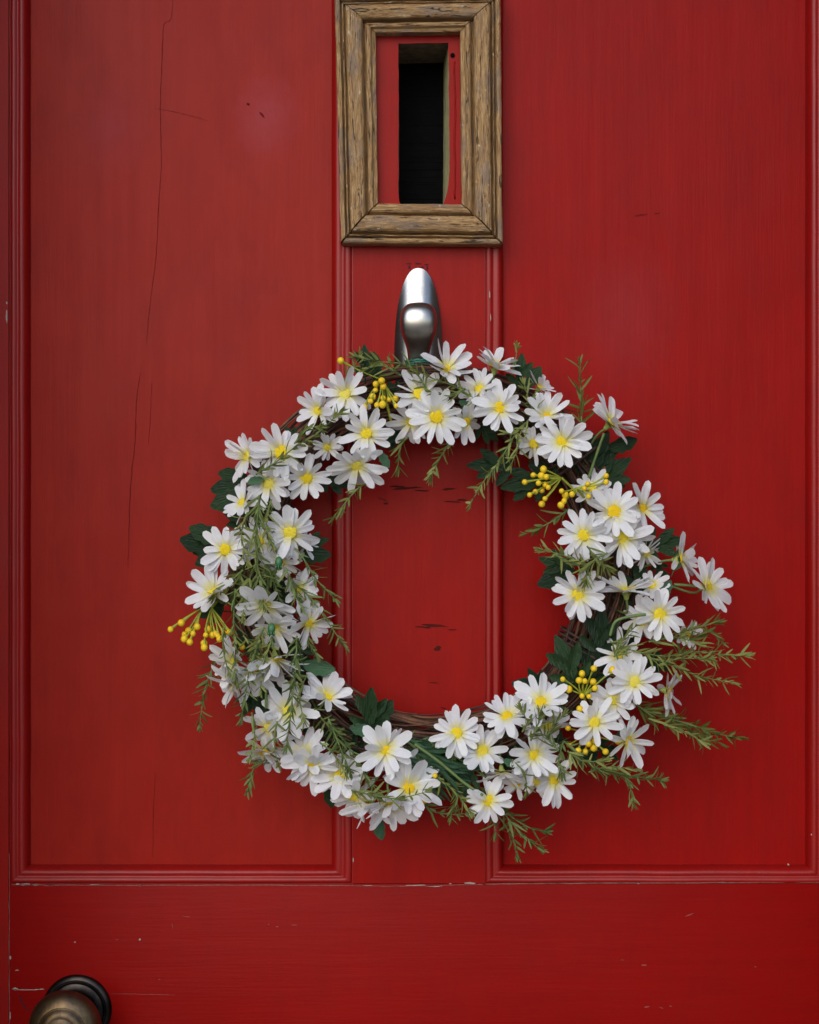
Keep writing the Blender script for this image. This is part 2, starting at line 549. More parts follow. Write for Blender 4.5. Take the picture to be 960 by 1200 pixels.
# weathered wooden frame nailed round the slot
OUTER = [(400, 288.5), (588.5, 290.0), (586, -1.5), (392.5, 1.5)]     # BL BR TR TL
INNER = [(443.5, 240.5), (540.5, 241.5), (538.5, 41.5), (441, 43)]
FPROF = [(0.00, 0.000), (0.005, 0.0080), (0.02, 0.0100), (0.07, 0.0110), (0.125, 0.0104), (0.145, 0.0060), (0.16, 0.0050), (0.175, 0.0062), (0.19, 0.0092), (0.215, 0.0094), (0.235, 0.0064), (0.25, 0.0052), (0.265, 0.0064),
         (0.275, 0.0110), (0.295, 0.0130), (0.35, 0.0138), (0.42, 0.0141), (0.49, 0.0141), (0.56, 0.0138), (0.62, 0.0132), (0.655, 0.0122), (0.675, 0.0098), (0.69, 0.0050), (0.71, 0.0034), (0.73, 0.0042), (0.745, 0.0076), (0.77, 0.0092), (0.82, 0.0096), (0.865, 0.0092), (0.885, 0.0070), (0.90, 0.0062), (0.93, 0.0064), (0.985, 0.0056), (1.00, 0.0005)]
frame = empty('slot_frame', P(490, 145), door)
tag(frame, 'flaking golden brown wooden frame around the slot')
for side in range(4):
    a, b_ = P(*OUTER[side]), P(*OUTER[(side + 1) % 4])
    ai, bi = P(*INNER[side]), P(*INNER[(side + 1) % 4])
    ex = (b_ - a).normalized()
    ey = Vector((0, -1, 0))
    ez = ex.cross(ey)
    mt = Matrix((ex, ey, ez)).transposed().to_4x4()
    org = a.copy()
    mt.translation = org
    inv = mt.inverted()
    seg = 150
    vs_, fs_ = [], []
    g0 = 0.008 if side == 0 else (0.005 if side == 1 else 0.002)
    g1 = 0.008 if side == 0 else (0.005 if side == 3 else 0.003)
    for i in range(seg + 1):
        for (t, h) in FPROF:
            p0, p1 = a.lerp(ai, t), b_.lerp(bi, t)
            tt = g0 + (1 - g0 - g1) * i / seg
            p = p0.lerp(p1, tt)
            q = Vector((p.x * (0.25 if side in (0, 2) else 1.0), side * 3.1, p.z * (0.25 if side in (1, 3) else 1.0)))
            rough = noise.noise(q * 330) * 0.0008 + noise.noise(q * 900) * 0.0006 + noise.noise(p * 45) * 0.0005
            ridge = max(0.0, noise.noise(q * 200 + Vector((9, 9, 9))) - 0.25) * 0.0035
            p.y = -(h + 0.004) + (-rough + ridge) * (1.0 if 0.2 < t < 0.72 else 0.45)
            if t in (0.0, 1.0):
                p.y = -h + 0.004
            wb = noise.noise(p * 70) * 0.0004
            p += (Vector((0, 0, wb)) if side in (0, 2) else Vector((wb, 0, 0)))
            vs_.append(inv @ p)
    n = len(FPROF)
    for i in range(seg):
        for j in range(n - 1):
            fs_.append((i * n + j, (i + 1) * n + j, (i + 1) * n + j + 1, i * n + j + 1))
    fs_.append(tuple(range(n)))
    fs_.append(tuple(seg * n + j for j in reversed(range(n))))
    o = pyd('frame_side', vs_, fs_, M['wood'], None, True, 60)
    o.parent = frame
    o.matrix_local = Matrix.Translation(-frame.location) @ mt
nail = lathe('nail', [(0.0019, 0.0), (0.0019, 0.001), (0.0012, 0.0016), (0.0003, 0.0018)], 10, M['black'], door)
nail.location = P(530.5, 65)
# raised ridge of paint beside the slot
pts = [P(533 + random.uniform(-0.7, 0.7), 72 + k * 7, 0.0004) for k in range(24)]
v_, f_ = tube(pts, 0.0007, 6)
pyd('paint_ridge', v_, f_, M['paint_m'], door)

# ------------------------------------------------------------------ wear on the paint (thin flakes and hairline cracks with shapes of their own)
def strip(name, pts, w, mat, d, jit=0.5, taper=True):
    """hairline along pixel points; w in pixels"""
    p3 = [P(x, y, d) for x, y in pts]
    p3 = spline(p3, 10)
    vs_, fs_ = [], []
    L = len(p3)
    for i, p in enumerate(p3):
        t = (p3[min(i + 1, L - 1)] - p3[max(i - 1, 0)]).normalized()
        s = Vector((t.z, 0, -t.x))
        ww = w * S * 0.5 * (0.45 + 1.1 * abs(noise.noise(p * 300))) * ((math.sin(math.pi * (i + 0.3) / (L - 0.4)) ** 0.4) if taper else 1)
        q = p + s * random.uniform(-1, 1) * jit * S
        vs_ += [q - s * ww, q + s * ww]
    for i in range(L - 1):
        fs_.append((2 * i, 2 * i + 1, 2 * i + 3, 2 * i + 2))
    return pyd(name, vs_, fs_, mat, door, False)

def flake(name, x, y, w, h, mat, d, n=14, ang=0):
    c = P(x, y, d)
    vs_ = []
    for k in range(n):
        a = 2 * math.pi * k / n
        r = 0.55 + random.uniform(0, 0.5)
        dx, dz = math.cos(a) * r * w * S / 2, math.sin(a) * r * h * S / 2
        ca, sa = math.cos(R(ang)), math.sin(R(ang))
        vs_.append(c + Vector((dx * ca - dz * sa, 0, dx * sa + dz * ca)))
    return pyd(name, vs_, [tuple(range(n))], mat, door, False)

PF = -PD + 0.0003        # just proud of the recessed panels
MF = 0.0003              # just proud of rails and muntin
strip('paint_crack', [(203, -20), (201, 20), (192, 30), (190, 70), (188, 120), (189, 190), (186, 240), (183, 300), (178, 340), (173, 385), (172, 402)], 1.1, M['crack'], PF, 0.3)
strip('paint_crack', [(165, 436), (160, 470), (158, 520), (153, 570), (151, 630), (150, 665)], 1.3, M['crack'], PF, 0.4)
strip('paint_crack', [(178, 448), (176, 490), (174, 520)], 0.9, M['crack'], PF, 0.4)
strip('paint_crack', [(180, 127), (200, 130), (225, 136), (244, 142)], 0.5, M['crack'], PF, 0.4)
strip('paint_crack', [(182, 905), (180, 950), (179, 1005)], 0.8, M['crack'], PF, 0.3)
flake('paint_dent', 307, 134, 12, 3.5, M['crack'], PF, ang=-48)
flake('paint_dent', 291, 122, 5, 3, M['scuff'], PF, ang=-30)
flake('paint_dent', 752, 252, 18, 2.6, M['crack'], PF, ang=8)
flake('paint_dent', 770, 250, 8, 1.8, M['crack'], PF, ang=4)
for (x, y, w, h, a) in [(478, 572, 44, 4.5, -4), (466, 570, 24, 4, 0), (494, 575, 22, 3, 2), (525, 573, 18, 5, -6), (530, 588, 30, 3, 4), (541, 586, 14, 4, 2), (452, 590, 8, 4, 0),
                        (510, 733, 34, 7, 3), (497, 735, 22, 4, 5), (513, 760, 11, 9, 0), (530, 738, 14, 3, 0), (448, 585, 14, 2, 20), (520, 830, 10, 2.5, 15), (508, 800, 16, 2, 4)]:
    flake('paint_scuff', x, y, w, h * 0.7, M['scuff'], MF, 18, -a)
for (x, y, w, h) in [(479, 309, 9, 2), (490, 309, 10, 2.2), (500, 310, 7, 2), (480, 313, 3, 7), (501, 314, 3, 7), (488, 315, 9, 2), (495, 313, 6, 2), (484, 317, 5, 2)]:
    flake('glue_residue', x, y, w, h, M['purple'], MF)
# pale chips along the joints
for (x, y, w, h, a) in [(30, 1036.5, 14, 3.2, 0), (42, 1037, 10, 2, 0), (58, 1037.5, 13, 2.2, 0), (21, 1036, 8, 2, 0), (112, 1037, 18, 1.6, 0), (165, 1037.5, 6, 2, 0),
                        (508, 1038.3, 26, 2.2, 0), (488, 1037.5, 26, 1.6, 1), (551, 1035, 15, 3.0, -3), (528, 1035.5, 4, 1.6, 0), (430, 1038, 18, 1.5, 0), (414, 1008, 1.8, 7, 0),
                        (748, 1035, 5, 2.2, 0), (838, 1034, 4, 1.4, 0), (847, 1034, 4, 1.4, 0), (924, 1013, 2.5, 3, 0), (951, 978, 2, 2, 0), (12, 1122, 3, 5, 0), (11, 1060, 1.4, 12, 0),
                        (8.0, 370, 3, 22, 0), (8, 355, 2, 5, 0), (18, 1159, 8, 3.5, 0), (88, 1104, 3, 2, 0), (164, 1101, 3, 2.5, 0), (574, 345, 1.6, 12, 0), (575, 372, 1.2, 10, 0), (12, 1190, 1.5, 12, 0), (20, 1137, 6, 1.4, 0)]:
    flake('paint_chip', x, y, w, h, M['chip'], MF + 0.0026 if (x > 560 and x < 580 and y < 500) else MF, 12, a)
for (x, y, w, h, a) in [(808, 1072, 13, 2.2, 20), (755, 1131, 9, 1.8, 0), (730, 1125, 6, 1, 0), (885, 1133, 5, 1.2, 0), (758, 1180, 9, 2, 12), (775, 1181, 6, 1.6, -20), (786, 1179, 5, 1.6, 0),
                        (137, 1101, 4, 1.6, 0), (202, 1085, 1.4, 10, 10), (218, 1074, 12, 1.2, -8), (345, 1084, 8, 2, 0), (325, 1086, 6, 1.6, 0), (315, 1083, 5, 1.3, 10), (187, 1148, 3, 1.5, 0)]:
    flake('paint_scratch', x, y, w, h, M['pinkchip'], MF, 10, a)
strip('paint_scratch', [(16, 1159.5), (35, 1160), (52, 1159)], 1.5, M['chip'], MF, 0.3)
strip('paint_scratch', [(130, 1164.5), (165, 1165), (205, 1166)], 0.9, M['pinkchip'], MF, 0.2)
strip('paint_scratch', [(23, 1166), (26, 1176), (34, 1184)], 2.4, M['purple'], MF, 0.3)
# joint lines where paint has worn through to a paler edge
strip('worn_joint', [(14, 1036.8), (120, 1037.5), (260, 1037.2), (400, 1037.6), (415, 1038)], 1.3, M['seam'], MF, 0.3, False)
strip('worn_joint', [(570, 1036), (700, 1035), (850, 1034.3), (965, 1033.5)], 1.5, M['seam'], MF, 0.3, False)
strip('worn_joint', [(416, 1038.3), (480, 1038.2), (566, 1036.2)], 0.9, M['seam'], MF, 0.3, False)
strip('worn_joint', [(11, 1000), (11.2, 1060), (10.8, 1120), (11.2, 1210)], 0.9, M['seam'], MF, 0.2, False)

# ------------------------------------------------------------------ door knob, lower left
knob = empty('door_knob', P(90.5, 1182.5), door)
tag(knob, 'round aged brass knob on a dark ringed rose')
lathe('rose', [(0.0285, 0.0), (0.0285, 0.002), (0.0270, 0.0040), (0.0250, 0.0046), (0.0242, 0.0036), (0.0232, 0.0036), (0.0222, 0.0058), (0.0190, 0.0072), (0.0165, 0.0070), (0.0155, 0.0058), (0.0140, 0.0090), (0.011, 0.011)], 64, M['bronze'], knob)
lathe('neck', [(0.0118, 0.008), (0.0105, 0.014), (0.0100, 0.024), (0.0120, 0.030), (0.0150, 0.0335)], 40, M['bronze'], knob)
kp = [(0.0150, 0.033), (0.0225, 0.0345), (0.0272, 0.038), (0.0290, 0.0430), (0.0280, 0.0485), (0.0250, 0.0530), (0.0205, 0.0560), (0.0193, 0.0564), (0.0186, 0.0556), (0.0178, 0.0560), (0.0168, 0.0578), (0.0125, 0.0596), (0.0115, 0.0592), (0.0107, 0.0596), (0.006, 0.0606), (0.0008, 0.0608)]
lathe('knob', kp, 64, M['brass'], knob, 60)

# ------------------------------------------------------------------ knocker
kn = empty('door_knocker', P(490.5, 425), door)
tag(kn, 'satin silver teardrop knocker with a rounded pear shaped hook')
vs_, fs_ = [], []
NA, NR = 72, 16
for i in range(NR + 1):
    rr = i / NR
    for k in range(NA):
        a = 2 * math.pi * k / NA
        ca, sa = math.cos(a), math.sin(a)
        ex = 2 / 2.25
        x = math.copysign(abs(ca) ** ex, ca) * 28.2 * S * rr
        z = math.copysign(abs(sa) ** ex, sa) * (110 if sa > 0 else 62) * S * rr
        y = -(0.0040 + 0.0092 * (1 - rr ** 2.1))
        vs_.append((x, y, z))
for i in range(NR):
    for k in range(NA):
        k2 = (k + 1) % NA
        fs_.append((i * NA + k, i * NA + k2, (i + 1) * NA + k2, (i + 1) * NA + k))
b0 = NR * NA
for k in range(NA):
    x, y, z = vs_[b0 + k]
    vs_.append((x * 1.012, y + 0.0008, z * 1.006))
for k in range(NA):
    x, y, z = vs_[b0 + k]
    vs_.append((x * 1.014, -0.0002, z * 1.007))
for i in (NR, NR + 1):
    for k in range(NA):
        k2 = (k + 1) % NA
        fs_.append((i * NA + k, i * NA + k2, (i + 1) * NA + k2, (i + 1) * NA + k))
pyd('backplate', vs_, fs_, M['nickel'], kn, True, 30)
# hook: rises out of the plate at the bottom, bulges forward into a round nose at the top
secs = []   # (py, depth of centre, half width px, half depth m)
HK = [(434, 0.0130, 11.0, 0.0050), (424, 0.0142, 11.6, 0.0058), (414, 0.0160, 12.4, 0.0068), (406, 0.0182, 14.0, 0.0082), (399, 0.0208, 16.6, 0.0096), (392, 0.0226, 19.0, 0.0106), (385, 0.0236, 20.4, 0.0112), (378, 0.0240, 21.2, 0.0114), (371, 0.0238, 21.0, 0.0112), (365, 0.0230, 19.6, 0.0106), (360.5, 0.0220, 17.0, 0.0096), (357, 0.0208, 13.0, 0.0080), (355.2, 0.0198, 8.2, 0.0058), (354.6, 0.0192, 2.5, 0.0022)]
vs_, fs_ = [], []
n = 36
for (py, dc, hw, hd) in HK:
    c = P(490.5, py, dc) - kn.location
    for k in range(n):
        a = 2 * math.pi * k / n
        ca, sa = math.cos(a), math.sin(a)
        vs_.append(c + Vector((math.copysign(abs(ca) ** 0.98, ca) * sz(hw * 1.04, dc), math.copysign(abs(sa) ** 0.58, sa) * hd, 0)))
for i in range(len(HK) - 1):
    for k in range(n):
        k2 = (k + 1) % n
        fs_.append((i * n + k, i * n + k2, (i + 1) * n + k2, (i + 1) * n + k))
fs_.append(tuple(reversed(range(n))))
fs_.append(tuple((len(HK) - 1) * n + k for k in range(n)))
hook = pyd('hook', vs_, fs_, M['nickel_worn'], kn)
sub = hook.modifiers.new('smooth', 'SUBSURF')
sub.levels = sub.render_levels = 1

# ------------------------------------------------------------------ wreath
WCX, WCY = 505, 664
RD = 0.029                                   # ring centre distance from the door
wreath = empty('daisy_wreath', P(WCX, WCY, RD))
tag(wreath, 'round twig wreath of white artificial daisies hanging from the knocker', 'wreath')
WO = wreath.location.copy()
def W(px, py, d):
    return P(px, py, d) - WO
RR = sz(207, RD)

def ring_point(px, py):
    """nearest point on the ring core, wreath-local"""
    q = W(px, py, RD)
    a = math.atan2(q.z, q.x)
    return Vector((math.cos(a) * RR, 0, math.sin(a) * RR)), a

# twigs
for k in range(112):
    a0 = random.uniform(0, 2 * math.pi)
    span = random.uniform(2.4, 6.0)
    rho = math.sqrt(random.random()) * 0.0225
    ph = random.uniform(0, 2 * math.pi)
    tw = random.uniform(-1.6, 1.6)
    seg = 46
    pts, rad = [], []
    r0 = random.uniform(0.0009, 0.0018)
    sd = Vector((random.uniform(0, 50), random.uniform(0, 50), 0))
    for i in range(seg + 1):
        t = i / seg
        a = a0 + span * t
        p_ = ph + tw * span * t
        rh = rho + noise.noise(sd + Vector((t * 7, 0, 0))) * 0.009
        if t > 0.93:
            rh += (t - 0.93) * random.choice((0.02, 0.05))
        rr = RR + rh * math.cos(p_)
        pts.append(Vector((math.cos(a) * rr, max(-0.027, min(0.026, -rh * math.sin(p_))) + noise.noise(sd + Vector((0, t * 9, 3))) * 0.0015, math.sin(a) * rr)))
        rad.append(r0 * (1 - 0.55 * t) * (1 + 0.12 * noise.noise(sd + Vector((t * 60, 1, 1)))))
    v_, f_ = tube(pts, rad, 5)
    pyd('twig', v_, f_, M['twig'] if k % 3 else M['twig_dark'], wreath)
# ties binding the ring
for a in (R(38), R(150), R(333)):
    c = Vector((math.cos(a) * RR, 0, math.sin(a) * RR))
    e = Vector((math.cos(a), 0, math.sin(a)))
    tt = Vector((-math.sin(a), 0, math.cos(a)))
    pts = []
    for i in range(61):
        b_ = i / 60 * 2 * math.pi * 3
        pts.append(c + e * math.cos(b_) * 0.0265 + Vector((0, -1, 0)) * math.sin(b_) * 0.0255 + tt * (i / 60 - 0.5) * 0.012)
    v_, f_ = tube(pts, 0.0011, 5)
    pyd('binding_twig', v_, f_, M['twig_dark'], wreath)

# hanging wire twisted round the hook
pts = []
for i in range(70):
    b_ = i / 69 * 2 * math.pi * 3.2
    py = 431 - 9 * i / 69 + random.uniform(-0.8, 0.8)
    c = P(490.5, py, 0.0150)
    pts.append(c + Vector((math.cos(b_) * 0.0100, math.sin(b_) * 0.0100, 0)) - WO)
pts += [W(500, 436, 0.030), W(507, 450, 0.030), W(508, 462, 0.028)]
v_, f_ = tube(pts, 0.0012, 6)
pyd('hanging_wire', v_, f_, M['wire'], wreath)

# ---- petals: a few shared blades, unit length along +Y
def petal_mesh(seed):
    rnd = random.Random(seed)
    NL, NW = 8, 4
    wmax = rnd.uniform(0.140, 0.172)
    curl = rnd.uniform(-0.26, 0.16)
    cup = rnd.uniform(0.10, 0.26)
    bend = rnd.uniform(-0.05, 0.05)
    notch = rnd.uniform(0.0, 0.05)
    verts, faces = [], []
    for i in range(NL + 1):
        t = i / NL
        t2 = 1 - (1 - t) ** 1.25
        w = wmax * (0.50 + 0.50 * min(1, t2 / 0.45) ** 0.8)
        if t2 > 0.45:
            q = (t2 - 0.45) / 0.55
            w *= max(0.10, (1 - 0.05 * q) * math.sqrt(max(0.0, 1 - q ** 5.5)))
        for j in range(NW + 1):
            u = (j / NW) * 2 - 1
            y = 0.10 + 0.90 * t2
            if i == NL:
                y += (1 - abs(u)) * 0.015 - (notch if abs(u) < 0.1 else 0)
            z = curl * t2 * t2 + cup * w * (u * u) - 0.017 * math.cos(u * math.pi * 2) * math.sin(math.pi * t2) + rnd.uniform(-1, 1) * 0.006
            verts.append((u * w + bend * t2 * t2, y, z))
    for i in range(NL):
        for j in range(NW):
            a = i * (NW + 1) + j
            faces.append((a, a + 1, a + NW + 2, a + NW + 1))
    me = bpy.data.meshes.new('petal')
    me.from_pydata(verts, [], faces)
    me.polygons.foreach_set('use_smooth', [True] * len(me.polygons))
    me.materials.append(M['petal'])
    return me
PETALS = [petal_mesh(100 + i) for i in range(14)]

def dome_mesh(seed):
    rnd = random.Random(seed)
    bm = bmesh.new()
    bmesh.ops.create_icosphere(bm, subdivisions=3, radius=1.0)
    for v in bm.verts:
        nn = noise.noise(v.co * 5 + Vector((seed, 0, 0)))
        v.co *= 1 + 0.10 * nn
        v.co.z = v.co.z * 0.22
    me = bpy.data.meshes.new('disc')
    bm.to_mesh(me)
    bm.free()
    me.polygons.foreach_set('use_smooth', [True] * len(me.polygons))
    me.materials.append(M['disc'])
    return me
DISCS = [dome_mesh(i) for i in range(4)]

def calyx_mesh():
    prof = [(0.02, -0.34), (0.10, -0.32), (0.13, -0.24), (0.15, -0.14), (0.22, -0.05), (0.27, 0.0)]
    n = 10
    verts, faces = [], []
    for r, h in prof:
        for k in range(n):
            a = 2 * math.pi * k / n
            verts.append((r * math.cos(a), r * math.sin(a), h))
    for i in range(len(prof) - 1):
        for k in range(n):
            k2 = (k + 1) % n
            faces.append((i * n + k, i * n + k2, (i + 1) * n + k2, (i + 1) * n + k))
    me = bpy.data.meshes.new('calyx')
    me.from_pydata(verts, [], faces)
    me.polygons.foreach_set('use_smooth', [True] * len(me.polygons))
    me.materials.append(M['calyx'])
    return me
CALYX = calyx_mesh()

def daisy(px, py, r, nx, nz, dmm, cup=12, np_=11, away=False, gap=None):
    d = dmm / 1000.0
    pos = W(px, py, d)
    tl = math.hypot(nx, nz)
    if tl > 0.2:
        f = (tl * 1.30 if tl < 0.5 else min(0.96, 0.65 + (tl - 0.5) * 1.4)) / tl
        nx, nz = nx * f, nz * f
    t2 = 1 - nx * nx - nz * nz
    tow = math.sqrt(max(0.02, t2)) * (-1 if away else 1)
    nv = Vector((nx, -tow, nz)).normalized()
    zax = nv
    xax = Vector((0, 0, 1)).cross(zax)
    xax = xax.normalized() if xax.length > 1e-3 else Vector((1, 0, 0))
    yax = zax.cross(xax)
    rot = Matrix((xax, yax, zax)).transposed().to_4x4()
    e = empty('daisy', (0, 0, 0), wreath)
    em = Matrix.Translation(pos) @ rot @ Matrix.Rotation(random.uniform(0, 6.28), 4, 'Z')
    e.matrix_local = em
    rs = sz(r, d)
    L1 = rs * random.uniform(0.98, 1.07) * (1.10 if px < 490 and py > 680 else 1.0)
    n1 = np_ + 1
    n2 = random.choice((5, 6, 7))
    skip = random.random() < 0.35
    for layer, (n, lf, el, zo) in enumerate(((n1, 1.0, cup, 0.0), (n2, 0.88, cup - 13, -0.0011))):
        off = random.uniform(0, 6.28)
        for k in range(n):
            az = off + 2 * math.pi * (k + random.uniform(-0.20, 0.20)) / n
            ele = el + random.gauss(0, 11)
            if random.random() < 0.09:
                ele += random.choice((-1, 1)) * random.uniform(14, 34)
            ln = L1 * lf * random.uniform(0.82, 1.08) / max(0.86, math.cos(R(cup)))
            o = bpy.data.objects.new('petal', random.choice(PETALS))
            COL.objects.link(o)
            o.parent = e
            o.matrix_local = (Matrix.Translation((0, 0, zo + random.uniform(-0.0008, 0.0008))) @ Matrix.Rotation(az, 4, 'Z') @ Matrix.Rotation(R(ele), 4, 'X')
                              @ Matrix.Rotation(R(random.gauss(0, 20)), 4, 'Y') @ Matrix.Diagonal((ln * random.uniform(0.88, 1.12) * (10.5 / (n1 + 0.001)) ** 0.30, ln, ln, 1)))
    dr = rs * random.uniform(0.205, 0.25)
    dd = mesh_obj('disc', random.choice(DISCS), None, e)
    dd.matrix_local = Matrix.Translation((0, 0, rs * 0.035 + 0.0006)) @ Matrix.Diagonal((dr, dr * random.uniform(0.9, 1.0), dr, 1))
    cl = mesh_obj('calyx', CALYX, None, e)
    cl.matrix_local = Matrix.Translation((0, 0, -0.0012)) @ Matrix.Diagonal((rs * 0.72, rs * 0.72, rs * 0.8, 1))
    # stem back into the ring
    rp, a = ring_point(px, py)
    st = pos - nv * (rs * 0.26)
    tang = Vector((-math.sin(a), 0, math.cos(a))) * random.choice((-1, 1)) * 0.014
    end = rp + tang + Vector((0, -0.006, 0))
    mid = st - nv * 0.012
    pts = spline([st, mid, mid.lerp(end, 0.6) + Vector((0, 0.004, 0)), end], 4)
    inv = em.inverted()
    v_, f_ = tube([inv @ p for p in pts], 0.0010, 5)
    pyd('stem', v_, f_, M['stem'], e)
    return e

# px, py, radius px, facing x, facing z, depth mm, cup deg, petals
DAISIES = [
    (404.5, 462, 33, -0.05, 0.10, 66, 12, 10), (373.5, 481, 31, -0.50, 0.10, 62, 20, 10), (429.5, 508, 33, 0.0, 0.05, 74, 10, 10), (419, 545, 34, 0.0, -0.52, 68, 16, 13),
    (359, 560, 30, 0.12, -0.25, 66, 12, 11), (512, 488.5, 35, 0.0, 0.0, 76, 10, 13), (491, 462, 32, 0.12, 0.25, 63, 14, 11), (482, 494, 31, -0.25, -0.42, 58, 12, 12),
    (524, 433, 31, 0.25, 0.50, 62, 30, 9), (580, 430, 30, 0.10, 0.72, 60, 26, 10), (563, 456, 27, -0.32, 0.10, 63, 18, 10), (586, 478, 32, 0.0, 0.05, 73, 10, 10),
    (546, 494, 29, 0.48, -0.22, 62, 14, 10), (640, 488, 30, 0.22, 0.34, 62, 26, 11), (659, 517.5, 32, 0.0, 0.02, 74, 12, 12), (626, 520, 25, -0.25, -0.20, 62, 12, 10),
    (632, 455, 20, 0.5, 0.62, 52, 32, 9), (716, 496, 33, 0.50, 0.48, 58, 26, 12),
    (684.5, 627, 35, -0.05, 0.02, 76, 10, 13), (719.5, 600, 34, 0.0, 0.10, 74, 12, 12), (752, 596, 31, 0.45, 0.05, 62, 14, 11), (730, 631, 34, 0.08, -0.15, 69, 10, 12),
    (694, 573, 25, -0.25, 0.45, 58, 16, 11), (757, 648, 24, 0.45, -0.35, 58, 14, 10), (797, 655, 30, 0.74, 0.12, 56, 22, 11), (829, 688, 33, 0.52, 0.20, 58, 20, 9),
    (677.5, 697, 32, -0.04, -0.04, 74, 10, 12), (734, 693, 33, -0.05, 0.80, 64, 24, 9), (773, 720, 32, 0.20, 0.02, 74, 12, 11), (753, 727, 29, -0.38, -0.02, 64, 12, 10),
    (764, 686, 21, -0.15, 0.30, 54, 14, 9), (805, 744, 20, 0.42, 0.2, 54, 14, 9),
    (743.5, 799, 32, 0.05, -0.02, 76, 12, 12), (726, 768, 27, -0.30, 0.42, 62, 24, 10), (783, 810, 28, 0.74, -0.12, 60, 16, 10), (719, 820, 30, -0.12, 0.05, 64, 12, 10),
    (696.5, 846.5, 32, -0.02, 0.0, 75, 12, 10), (735, 868, 31, 0.58, -0.08, 66, 22, 11),
    (634, 823, 33, 0.0, 0.42, 70, 18, 11), (594, 840, 31, -0.02, 0.48, 71, 20, 11), (535.5, 859, 30, -0.12, 0.12, 72, 12, 13), (565, 880, 31, 0.15, 0.22, 65, 18, 10),
    (625, 884, 32, 0.36, 0.06, 72, 14, 11), (648, 914, 31, 0.40, 0.0, 66, 16, 11), (573, 938, 29, 0.12, -0.12, 68, 12, 9), (588, 906, 28, 0.05, -0.74, 62, 26, 10),
    (641, 850, 26, 0.2, -0.3, 56, 12, 10), (627, 915, 25, -0.2, -0.45, 56, 14, 10),
    (452, 878.5, 32, 0.0, 0.02, 75, 10, 12), (470, 898, 26, 0.25, -0.4, 62, 12, 10), (479, 923, 34, 0.12, 0.22, 72, 22, 10), (457, 940, 32, 0.05, -0.66, 72, 24, 13),
    (434, 942, 30, -0.12, -0.68, 66, 24, 12), (415, 932, 30, -0.22, -0.35, 66, 14, 11), (398, 908, 29, -0.05, 0.35, 64, 20, 10),
    (357, 884, 30, -0.05, 0.25, 66, 16, 10), (366, 896, 30, 0.05, -0.40, 72, 12, 12), (310, 880, 28, -0.10, -0.60, 66, 22, 11), (315, 852, 27, -0.02, -0.32, 70, 12, 9),
    (337, 833, 34, 0.02, 0.10, 70, 14, 10), (384, 816, 29, 0.35, 0.50, 68, 28, 7),
    (264, 644, 31, -0.04, 0.03, 70, 12, 11), (340, 624, 32, 0.05, -0.06, 74, 12, 11), (330, 657, 25, 0.05, -0.50, 62, 16, 10), (250, 694, 29, -0.28, 0.42, 66, 24, 8),
    (312, 708, 32, 0.0, -0.58, 78, 24, 11), (322, 734, 27, 0.08, -0.50, 70, 20, 11), (350, 690, 24, 0.45, 0.05, 66, 22, 9), (362, 730, 28, 0.45, -0.35, 72, 22, 10),
    (323, 772, 31, 0.15, -0.70, 76, 30, 11), (275, 774, 27, -0.45, -0.25, 68, 22, 10), (277, 800, 30, -0.52, -0.42, 70, 26, 11), (297, 788, 28, 0.10, -0.62, 72, 26, 10),
    (329.5, 530, 34, 0.0, 0.06, 73, 12, 11), (315, 567, 31, -0.18, -0.22, 68, 14, 11), (290, 535, 30, -0.58, 0.10, 60, 18, 10), (285, 590, 26, -0.40, 0.32, 62, 22, 9),
    (304, 634, 27, 0.12, -0.02, 60, 12, 10), (384, 524, 20, -0.2, -0.2, 52, 14, 9), (358, 640, 18, 0.4, 0.1, 52, 14, 8), (606, 918, 20, -0.1, 0.1, 52, 12, 9),
]
for d_ in DAISIES:
    daisy(*d_)
# two daisies seen from behind on long stems are turned by their facing above; buds hang between the others
def bud(px, py, dmm, ang):
    d = dmm / 1000
    prof = [(0.10, 1.15), (0.30, 1.0), (0.46, 0.70), (0.52, 0.35), (0.46, 0.05), (0.28, -0.22), (0.10, -0.34), (0.02, -0.40)]
    n = 12
    verts, faces = [], []
    for r, h in prof:
        for k in range(n):
            a = 2 * math.pi * k / n
            verts.append(Vector((r * math.cos(a), r * math.sin(a), h)) * sz(9, d))
    for i in range(len(prof) - 1):
        for k in range(n):
            k2 = (k + 1) % n
            faces.append((i * n + k, (i + 1) * n + k, (i + 1) * n + k2, i * n + k2))
    for k in range(5):
        a = 2 * math.pi * k / 5 + 0.3
        p0 = Vector((math.cos(a) * 0.3, math.sin(a) * 0.3, 1.0)) * sz(9, d)
        p1 = Vector((math.cos(a) * 0.50, math.sin(a) * 0.50, 1.38)) * sz(9, d)
        tube([p0, p0.lerp(p1, 0.5), p1], [0.0012, 0.0009, 0.0003], 5, True, verts, faces)
    o = pyd('flower_bud', verts, faces, M['bud'], wreath)
    o.location = W(px, py, d)
    o.rotation_euler = (R(180 - 20), 0, 0)
bud(327, 655, 84, 0)
bud(318.5, 733, 84, 0)

